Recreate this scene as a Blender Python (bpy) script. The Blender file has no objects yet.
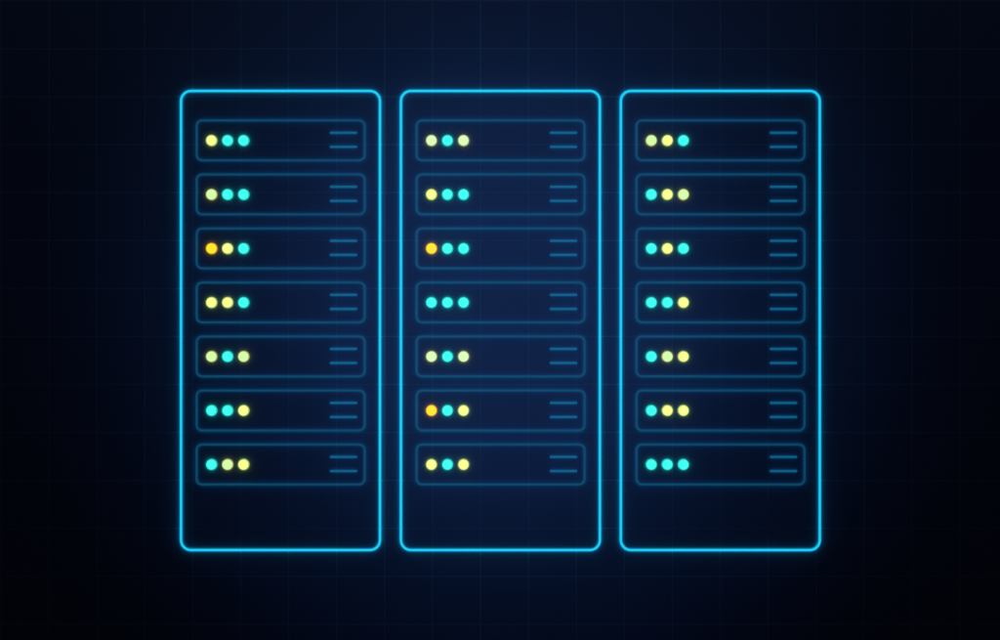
import bpy, bmesh, math

S = bpy.context.scene
COL = S.collection
PX = 0.004                                   # one photograph pixel = 4 mm on the wall


def X(px): return (px - 500.0) * PX
def Z(py): return (320.0 - py) * PX


# ------------------------------------------------------------------ camera
CAM_D = 10.0
cam_data = bpy.data.cameras.new("camera")
cam_data.sensor_width = 36.0
cam_data.lens = 36.0 * (CAM_D - 0.010) / (1000 * PX)   # framed on the plane of the light frames
cam_data.clip_start = 0.05
cam_data.clip_end = 200.0
cam = bpy.data.objects.new("camera", cam_data)
cam.location = (0.0, -CAM_D, 0.0)
cam.rotation_euler = (math.radians(90), 0, 0)
COL.objects.link(cam)
S.camera = cam

# ------------------------------------------------------------------ world, colour management
W = bpy.data.worlds.new("World")
S.world = W
W.use_nodes = True
wbg = W.node_tree.nodes["Background"]
wbg.inputs["Color"].default_value = (0.10, 0.22, 0.60, 1)
wbg.inputs["Strength"].default_value = 0.0025

S.view_settings.view_transform = 'Standard'
S.view_settings.look = 'None'
S.view_settings.gamma = 1.0
S.view_settings.exposure = 0.0
S.view_settings.use_curve_mapping = False
S.cycles.use_denoising = True
S.cycles.use_adaptive_sampling = False
S.cycles.max_bounces = 4


# ------------------------------------------------------------------ lamps
def aim(o, target):
    d = [t - c for t, c in zip(target, o.location)]
    h = math.hypot(d[0], d[1])
    o.rotation_euler = (math.atan2(h, -d[2]), 0, math.atan2(d[1], d[0]) - math.pi / 2)


for energy, size in ((156.0, 20.6), (102.0, 33.0)):     # a tight and a wide blue spot on the middle rack
    sp = bpy.data.lights.new("blue_spot_lamp", 'SPOT')
    sp.color = (0.17, 0.37, 1.0)
    sp.energy = energy
    sp.spot_size = math.radians(size)
    sp.spot_blend = 1.0
    sp.shadow_soft_size = 0.25
    spo = bpy.data.objects.new("blue_spot_lamp", sp)
    spo.location = (0.0, -6.5, 0.5)
    aim(spo, (X(502), 0.0, Z(299)))
    COL.objects.link(spo)

tp = bpy.data.lights.new("dim_top_lamp", 'POINT')
tp.color = (0.45, 0.55, 1.0)
tp.energy = 18.0
tp.shadow_soft_size = 0.5
tpo = bpy.data.objects.new("dim_top_lamp", tp)
tpo.location = (0.0, -2.6, 3.3)
COL.objects.link(tpo)


# ------------------------------------------------------------------ materials
def new_mat(name):
    m = bpy.data.materials.new(name)
    m.use_nodes = True
    nt = m.node_tree
    return m, nt, nt.nodes["Principled BSDF"]


def panel_material(name, base, line, rough=0.55, spec=0.15, grain=0.05):
    """Slate-blue paint with a fine line grid, 48 px apart, and a faint uneven grain."""
    m, nt, p = new_mat(name)
    N, L = nt.nodes, nt.links
    geo = N.new("ShaderNodeNewGeometry")
    sep = N.new("ShaderNodeSeparateXYZ")
    L.new(geo.outputs["Position"], sep.inputs[0])

    def math_node(op, a, b=None):
        n = N.new("ShaderNodeMath")
        n.operation = op
        for i, v in enumerate((a, b)):
            if v is None:
                continue
            if isinstance(v, (int, float)):
                n.inputs[i].default_value = v
            else:
                L.new(v, n.inputs[i])
        return n.outputs[0]

    def mask(out, phase):
        a = math_node('ADD', out, phase)
        a = math_node('DIVIDE', a, 48.0 * PX)
        a = math_node('FRACT', a)
        a = math_node('SUBTRACT', a, 0.5)
        a = math_node('ABSOLUTE', a)
        return math_node('LESS_THAN', a, 0.5 / 48.0)
    # lines at photograph x = 0.5 + 48 k and y = 0.5 + 48 k  (fract = 0.5 on the line)
    mx = mask(sep.outputs["X"], -X(0.5) + 24 * PX + 48 * PX * 100)
    mz = mask(sep.outputs["Z"], -Z(0.5) + 24 * PX + 48 * PX * 100)
    both = math_node('MAXIMUM', mx, mz)

    noise = N.new("ShaderNodeTexNoise")
    noise.inputs["Scale"].default_value = 2.2
    noise.inputs["Detail"].default_value = 6.0
    L.new(geo.outputs["Position"], noise.inputs["Vector"])
    hsv = N.new("ShaderNodeHueSaturation")
    hsv.inputs["Color"].default_value = (*base, 1)
    v = math_node('MULTIPLY', noise.outputs["Fac"], 2 * grain)
    v = math_node('ADD', v, 1.0 - grain)
    L.new(v, hsv.inputs["Value"])
    mix = N.new("ShaderNodeMix")
    mix.data_type = 'RGBA'
    L.new(both, mix.inputs["Factor"])
    L.new(hsv.outputs["Color"], mix.inputs[6])
    mix.inputs[7].default_value = (*line, 1)
    L.new(mix.outputs[2], p.inputs["Base Color"])
    p.inputs["Roughness"].default_value = rough
    p.inputs["Specular IOR Level"].default_value = spec
    return m


def light_material(name, rgb, strength=1.0, base=(0.05, 0.1, 0.14)):
    m, nt, p = new_mat(name)
    p.inputs["Base Color"].default_value = (*base, 1)
    p.inputs["Roughness"].default_value = 0.4
    p.inputs["Specular IOR Level"].default_value = 0.1
    p.inputs["Emission Color"].default_value = (*rgb, 1)
    p.inputs["Emission Strength"].default_value = strength
    return m


BASE = (0.12, 0.20, 0.32)
M_WALL = panel_material("slate_wall_paint", BASE, (0.15, 0.38, 0.49))
M_RACK = panel_material("slate_cabinet_paint", BASE, (0.14, 0.28, 0.41), rough=0.5)
M_FACE = panel_material("slate_faceplate_paint", BASE, (0.14, 0.28, 0.41), rough=0.5)

M_FRAME = light_material("frame_light_front", (0.012, 0.63, 0.93))
M_FRAME_BACK = light_material("frame_light_back", (0.006, 0.66, 1.00), 2.2)
M_FRAME_SIDE = light_material("frame_light_flank", (0.006, 0.56, 0.92), 0.40)
M_LINE = light_material("outline_light_front", (0.003, 0.059, 0.094), base=BASE)
M_LINE_BACK = light_material("outline_light_back", (0.003, 0.13, 0.30), 2.2)
M_BAR = light_material("bar_light_front", (0.004, 0.108, 0.195), base=BASE)
M_BAR_BACK = light_material("bar_light_back", (0.003, 0.12, 0.30), 2.2)
LED_MAT = {
    'C': light_material("cyan_led_light", (0.055, 1.00, 0.90)),
    'Y': light_material("pale_yellow_led_light", (0.97, 1.00, 0.29)),
    'G': light_material("pale_green_led_light", (0.68, 1.00, 0.40)),
    'W': light_material("creamy_green_led_light", (0.73, 1.00, 0.50)),
    'O': light_material("amber_led_light", (1.2, 0.82, 0.016)),
}
LED_RIM = {                                  # the lens sides, which light the faceplate round each LED
    'C': light_material("cyan_led_side_light", (0.03, 1.00, 0.75), 1.7),
    'Y': light_material("pale_yellow_led_side_light", (0.75, 1.00, 0.20), 1.4),
    'G': light_material("pale_green_led_side_light", (1.00, 0.80, 0.15), 1.4),
    'O': light_material("amber_led_side_light", (1.00, 0.42, 0.01), 2.4),
}
LED_RIM['W'] = LED_RIM['G']
LED_BEVEL = {
    'C': light_material("cyan_led_bevel_light", (0.02, 1.00, 0.62), 0.42),
    'Y': light_material("pale_yellow_led_bevel_light", (0.70, 1.00, 0.15), 0.42),
    'G': light_material("pale_green_led_bevel_light", (0.70, 0.85, 0.20), 0.42),
    'O': light_material("amber_led_bevel_light", (1.00, 0.45, 0.01), 0.55),
}
LED_BEVEL['W'] = LED_BEVEL['G']
LED_WORD = {'C': 'cyan', 'Y': 'pale yellow', 'G': 'pale green', 'W': 'pale green', 'O': 'amber'}


# ------------------------------------------------------------------ mesh helpers
def rrect(x0, y0, x1, y1, r, seg=8):
    """Rounded rectangle in photograph pixels -> list of (x, z) in metres."""
    pts = []
    for cx, cy, a0 in ((x1 - r, y0 + r, -90), (x1 - r, y1 - r, 0), (x0 + r, y1 - r, 90), (x0 + r, y0 + r, 180)):
        for i in range(seg + 1):
            a = math.radians(a0 + 90 * i / seg)
            pts.append((X(cx + r * math.cos(a)), Z(cy + r * math.sin(a))))
    return pts


def rect(x0, y0, x1, y1):
    return [(X(x0), Z(y0)), (X(x1), Z(y0)), (X(x1), Z(y1)), (X(x0), Z(y1))]


def plate_mesh(name, loops, y0, y1):
    """A plate with holes: outer loop first, then holes; y0 is its front."""
    cu = bpy.data.curves.new(name, 'CURVE')
    cu.dimensions = '2D'
    cu.fill_mode = 'BOTH'
    cu.extrude = (y1 - y0) / 2
    for lp in loops:
        s = cu.splines.new('POLY')
        s.points.add(len(lp) - 1)
        for p, (x, z) in zip(s.points, lp):
            p.co = (x, z, 0, 1)
        s.use_cyclic_u = True
    tmp = bpy.data.objects.new(name, cu)
    COL.objects.link(tmp)
    dg = bpy.context.evaluated_depsgraph_get()
    me = bpy.data.meshes.new_from_object(tmp.evaluated_get(dg))
    bpy.data.objects.remove(tmp)
    bpy.data.curves.remove(cu)
    me.name = name
    ym = (y0 + y1) / 2
    for v in me.vertices:                    # curve plane (x, y) -> wall plane (x, z)
        x, y, z = v.co
        v.co = (x, ym - z, y)
    me.update()
    bm = bmesh.new()
    bm.from_mesh(me)
    bmesh.ops.recalc_face_normals(bm, faces=bm.faces)
    bm.to_mesh(me)
    bm.free()
    me.materials.clear()
    return me


def add_box(bm, x0, x1, y0, y1, z0, z1, skip_front=False):
    c = [bm.verts.new(p) for p in ((x0, y0, z0), (x1, y0, z0), (x1, y1, z0), (x0, y1, z0),
                                   (x0, y0, z1), (x1, y0, z1), (x1, y1, z1), (x0, y1, z1))]
    fs = [(0, 3, 2, 1), (4, 5, 6, 7), (1, 2, 6, 5), (2, 3, 7, 6), (3, 0, 4, 7)]
    if not skip_front:
        fs.append((0, 1, 5, 4))
    for f in fs:
        bm.faces.new([c[i] for i in f])


def split_front_back(bm):
    for f in bm.faces:
        f.normal_update()
        f.material_index = 1 if f.normal.y > 0.15 else (0 if f.normal.y < -0.62 else 2)
        f.smooth = True


def tube_loop_mesh(name, pts, y, r, sides=20):
    """A closed round tube along pts (x, z); faces turned to the panel take material 1, the flanks 2."""
    bm = bmesh.new()
    n = len(pts)
    rings = []
    for i, (x, z) in enumerate(pts):
        px, pz = pts[i - 1]
        nx, nz = pts[(i + 1) % n]
        a = (x - px, z - pz)
        b = (nx - x, nz - z)
        la, lb = math.hypot(*a), math.hypot(*b)
        t = (a[0] / la + b[0] / lb, a[1] / la + b[1] / lb)
        lt = math.hypot(*t)
        side = (-t[1] / lt, t[0] / lt)
        rings.append([bm.verts.new((x + side[0] * r * math.cos(q), y + r * math.sin(q), z + side[1] * r * math.cos(q)))
                      for q in (2 * math.pi * k / sides for k in range(sides))])
    for i in range(n):
        A, B = rings[i], rings[(i + 1) % n]
        for k in range(sides):
            bm.faces.new((A[k], A[(k + 1) % sides], B[(k + 1) % sides], B[k]))
    bmesh.ops.recalc_face_normals(bm, faces=bm.faces)
    split_front_back(bm)
    me = bpy.data.meshes.new(name)
    bm.to_mesh(me)
    bm.free()
    return me


def capsule_mesh(name, half, y, r, sides=14, caps=5):
    """A round-ended bar along x, centred on the origin."""
    bm = bmesh.new()
    prof = []
    for i in range(caps + 1):
        a = math.pi / 2 * i / caps
        prof.append((-half + r - r * math.cos(a), r * math.sin(a)))
    prof += [(-x, q) for x, q in reversed(prof)]
    rings = []
    for x, q in prof:
        if q < 1e-7:
            rings.append([bm.verts.new((x, y, 0))])
        else:
            rings.append([bm.verts.new((x, y + q * math.sin(2 * math.pi * k / sides), q * math.cos(2 * math.pi * k / sides)))
                          for k in range(sides)])
    for A, B in zip(rings, rings[1:]):
        for k in range(sides):
            j = (k + 1) % sides
            if len(A) == 1:
                bm.faces.new((A[0], B[k], B[j]))
            elif len(B) == 1:
                bm.faces.new((A[k], A[j], B[0]))
            else:
                bm.faces.new((A[k], A[j], B[j], B[k]))
    bmesh.ops.recalc_face_normals(bm, faces=bm.faces)
    split_front_back(bm)
    me = bpy.data.meshes.new(name)
    bm.to_mesh(me)
    bm.free()
    return me


def dome_mesh(name, r, collar, h, sides=36, rings=7):
    """A low LED lens: a short straight collar and a shallow dome, facing -y, base on y = 0."""
    bm = bmesh.new()
    prof = [(r, 0.0), (r, collar)]
    q0 = 0.89 * r                            # a narrow darker bevel, then the bright dome
    for i in range(rings):
        a = math.pi / 2 * i / rings
        prof.append((q0 * math.cos(a), collar + 0.002 + (h - collar - 0.002) * math.sin(a)))
    R = [[bm.verts.new((q * math.cos(2 * math.pi * k / sides), -y, q * math.sin(2 * math.pi * k / sides)))
          for k in range(sides)] for q, y in prof]
    top = bm.verts.new((0, -h, 0))
    for A, B in zip(R, R[1:]):
        for k in range(sides):
            j = (k + 1) % sides
            bm.faces.new((A[k], A[j], B[j], B[k]))
    for k in range(sides):
        bm.faces.new((R[-1][k], R[-1][(k + 1) % sides], top))
    bmesh.ops.recalc_face_normals(bm, faces=bm.faces)
    for f in bm.faces:
        f.smooth = True
        f.normal_update()
        rad = max(math.hypot(v.co.x, v.co.z) for v in f.verts)
        f.material_index = 1 if abs(f.normal.y) < 0.1 else (2 if rad > 0.97 * r else 0)
        f.smooth = f.material_index == 0
    me = bpy.data.meshes.new(name)
    bm.to_mesh(me)
    bm.free()
    return me


def link(name, me, mats, parent=None):
    o = bpy.data.objects.new(name, me)
    if not me.materials:
        for m in mats:
            me.materials.append(m)
    COL.objects.link(o)
    o.parent = parent
    return o


def empty(name, loc, label, cat, group):
    o = bpy.data.objects.new(name, None)
    o.empty_display_size = 0.1
    o.location = loc
    COL.objects.link(o)
    o["label"] = label
    o["category"] = cat
    o["group"] = group
    return o


# ------------------------------------------------------------------ layout (photograph pixels)
RACK = (180.9, 91.0, 379.9, 550.0)           # centre line of the left rack's light frame
RACK_STEP = 220.0
UNIT = (196.5, 120.5, 364.6, 160.5)          # centre line of the first unit's outline
UNIT_STEP = 54.0
LED_X, LED_Y = (211.4, 227.45, 243.5), 140.5
BAR_X, BAR_Y = (329.8, 357.2), (132.9, 147.0)

# ------------------------------------------------------------------ the wall, with a bay for each rack
loops = [rect(-1000, -900, 2000, 1540)]
for k in range(3):
    d = RACK_STEP * k
    loops.append(rect(RACK[0] + 6 + d, RACK[1] + 6, RACK[2] - 6 + d, RACK[3] - 6))
wall = link("wall", plate_mesh("wall", loops, 0.0, 0.10), [M_WALL])
wall["kind"] = "structure"
wall["label"] = "dark navy wall with a faint square line grid behind the racks"
wall["category"] = "wall"

# ------------------------------------------------------------------ server racks
RACK_LABEL = (
    "left server rack in a cyan light frame, the one with a single amber light",
    "middle server rack in a cyan light frame, the one with two amber lights",
    "right server rack in a cyan light frame, the one without any amber light",
)
FRONT = -0.0012                              # the cabinet front stands just proud of the wall


def make_rack():
    root = empty("server_rack", (X((RACK[0] + RACK[2]) / 2), 0, Z(RACK[3])), "", "server rack", "server racks standing in a row")
    off = root.location
    holes = [rect(UNIT[0] + 3, UNIT[1] + 3 + UNIT_STEP * i, UNIT[2] - 3, UNIT[3] - 3 + UNIT_STEP * i) for i in range(7)]
    me = plate_mesh("cabinet", [rrect(*RACK, 10.0)] + holes, FRONT, -0.0004)
    bm = bmesh.new()
    bm.from_mesh(me)
    add_box(bm, X(RACK[0] + 8), X(RACK[2] - 8), -0.0008, 0.75, Z(RACK[3] - 8), Z(RACK[1] + 8), skip_front=True)
    bm.to_mesh(me)
    bm.free()
    me.transform(__import__("mathutils").Matrix.Translation(-off))
    link("cabinet", me, [M_RACK], root)
    me = tube_loop_mesh("light_frame", rrect(*RACK, 10.0), FRONT - 0.0034, 1.36 * PX)
    me.transform(__import__("mathutils").Matrix.Translation(-off))
    link("light_frame", me, [M_FRAME, M_FRAME_BACK, M_FRAME_SIDE], root)
    return root


rack0 = make_rack()
for k in range(3):
    r = rack0
    if k:
        r = rack0.copy()
        COL.objects.link(r)
        r.location.x += RACK_STEP * k * PX
        for ch in rack0.children:
            c = ch.copy()
            COL.objects.link(c)
            c.parent = r
    r["label"] = RACK_LABEL[k]

# ------------------------------------------------------------------ server units
LEDS = (
    ("YCC", "GCC", "OYC", "YYC", "GCG", "CCY", "CGY"),
    ("WCW", "YCC", "OCC", "CCC", "WCW", "OCY", "YCY"),
    ("GYC", "CYG", "CYC", "CCY", "CGY", "CYY", "CCC"),
)
RANK = ("topmost", "second from top", "third from top", "middle", "third from bottom", "second from bottom", "lowest")
SIDE = ("left", "middle", "right")
FACE = FRONT - 0.003                         # faceplates stand 3 mm proud of the cabinet

uc = (X((UNIT[0] + UNIT[2]) / 2), Z((UNIT[1] + UNIT[3]) / 2))
Mt = __import__("mathutils").Matrix.Translation((-uc[0], 0, -uc[1]))
face_me = plate_mesh("faceplate", [rrect(*UNIT, 5.5)], FACE, FRONT - 0.0004)
face_me.transform(Mt)
bm = bmesh.new()
add_box(bm, X(UNIT[0] + 4), X(UNIT[2] - 4), FRONT, 0.62, Z(UNIT[3] - 4), Z(UNIT[1] + 4))
chas_me = bpy.data.meshes.new("chassis")
bm.to_mesh(chas_me)
bm.free()
chas_me.transform(Mt)
line_me = tube_loop_mesh("outline_light", rrect(*UNIT, 5.5), FACE - 0.0056, 0.94 * PX)
line_me.transform(Mt)
bar_me = capsule_mesh("light_bar", (BAR_X[1] - BAR_X[0]) / 2 * PX, FACE - 0.0062, 1.15 * PX)
led_me = {}
for key, m in LED_MAT.items():
    led_me[key] = dome_mesh("led", 5.65 * PX, 0.006, 0.013)
    led_me[key].materials.append(m)
    led_me[key].materials.append(LED_RIM[key])
    led_me[key].materials.append(LED_BEVEL[key])

for k in range(3):
    for i in range(7):
        code = LEDS[k][i]
        words = [LED_WORD[c] for c in code]
        if len(set(words)) == 1:
            say = "all three lights " + words[0]
        else:
            say = "lights " + ", ".join(words)
        label = f"{RANK[i]} server unit in the {SIDE[k]} rack, {say}"
        u = empty("server_unit", (uc[0] + RACK_STEP * k * PX, 0, uc[1] - UNIT_STEP * i * PX), label, "server",
                  "server units mounted in the racks")
        link("faceplate", face_me, [M_FACE], u)
        link("chassis", chas_me, [M_FACE], u)
        link("outline_light", line_me, [M_LINE, M_LINE_BACK, M_LINE], u)
        for c, lx in zip(code, LED_X):
            o = link("led", led_me[c], [], u)
            o.location = (X(lx) - uc[0], FACE, Z(LED_Y) - uc[1])
            o["label"] = LED_WORD[c] + " indicator light"
        for by in BAR_Y:
            o = link("light_bar", bar_me, [M_BAR, M_BAR_BACK, M_BAR], u)
            o.location = (X(sum(BAR_X) / 2) - uc[0], 0, Z(by) - uc[1])
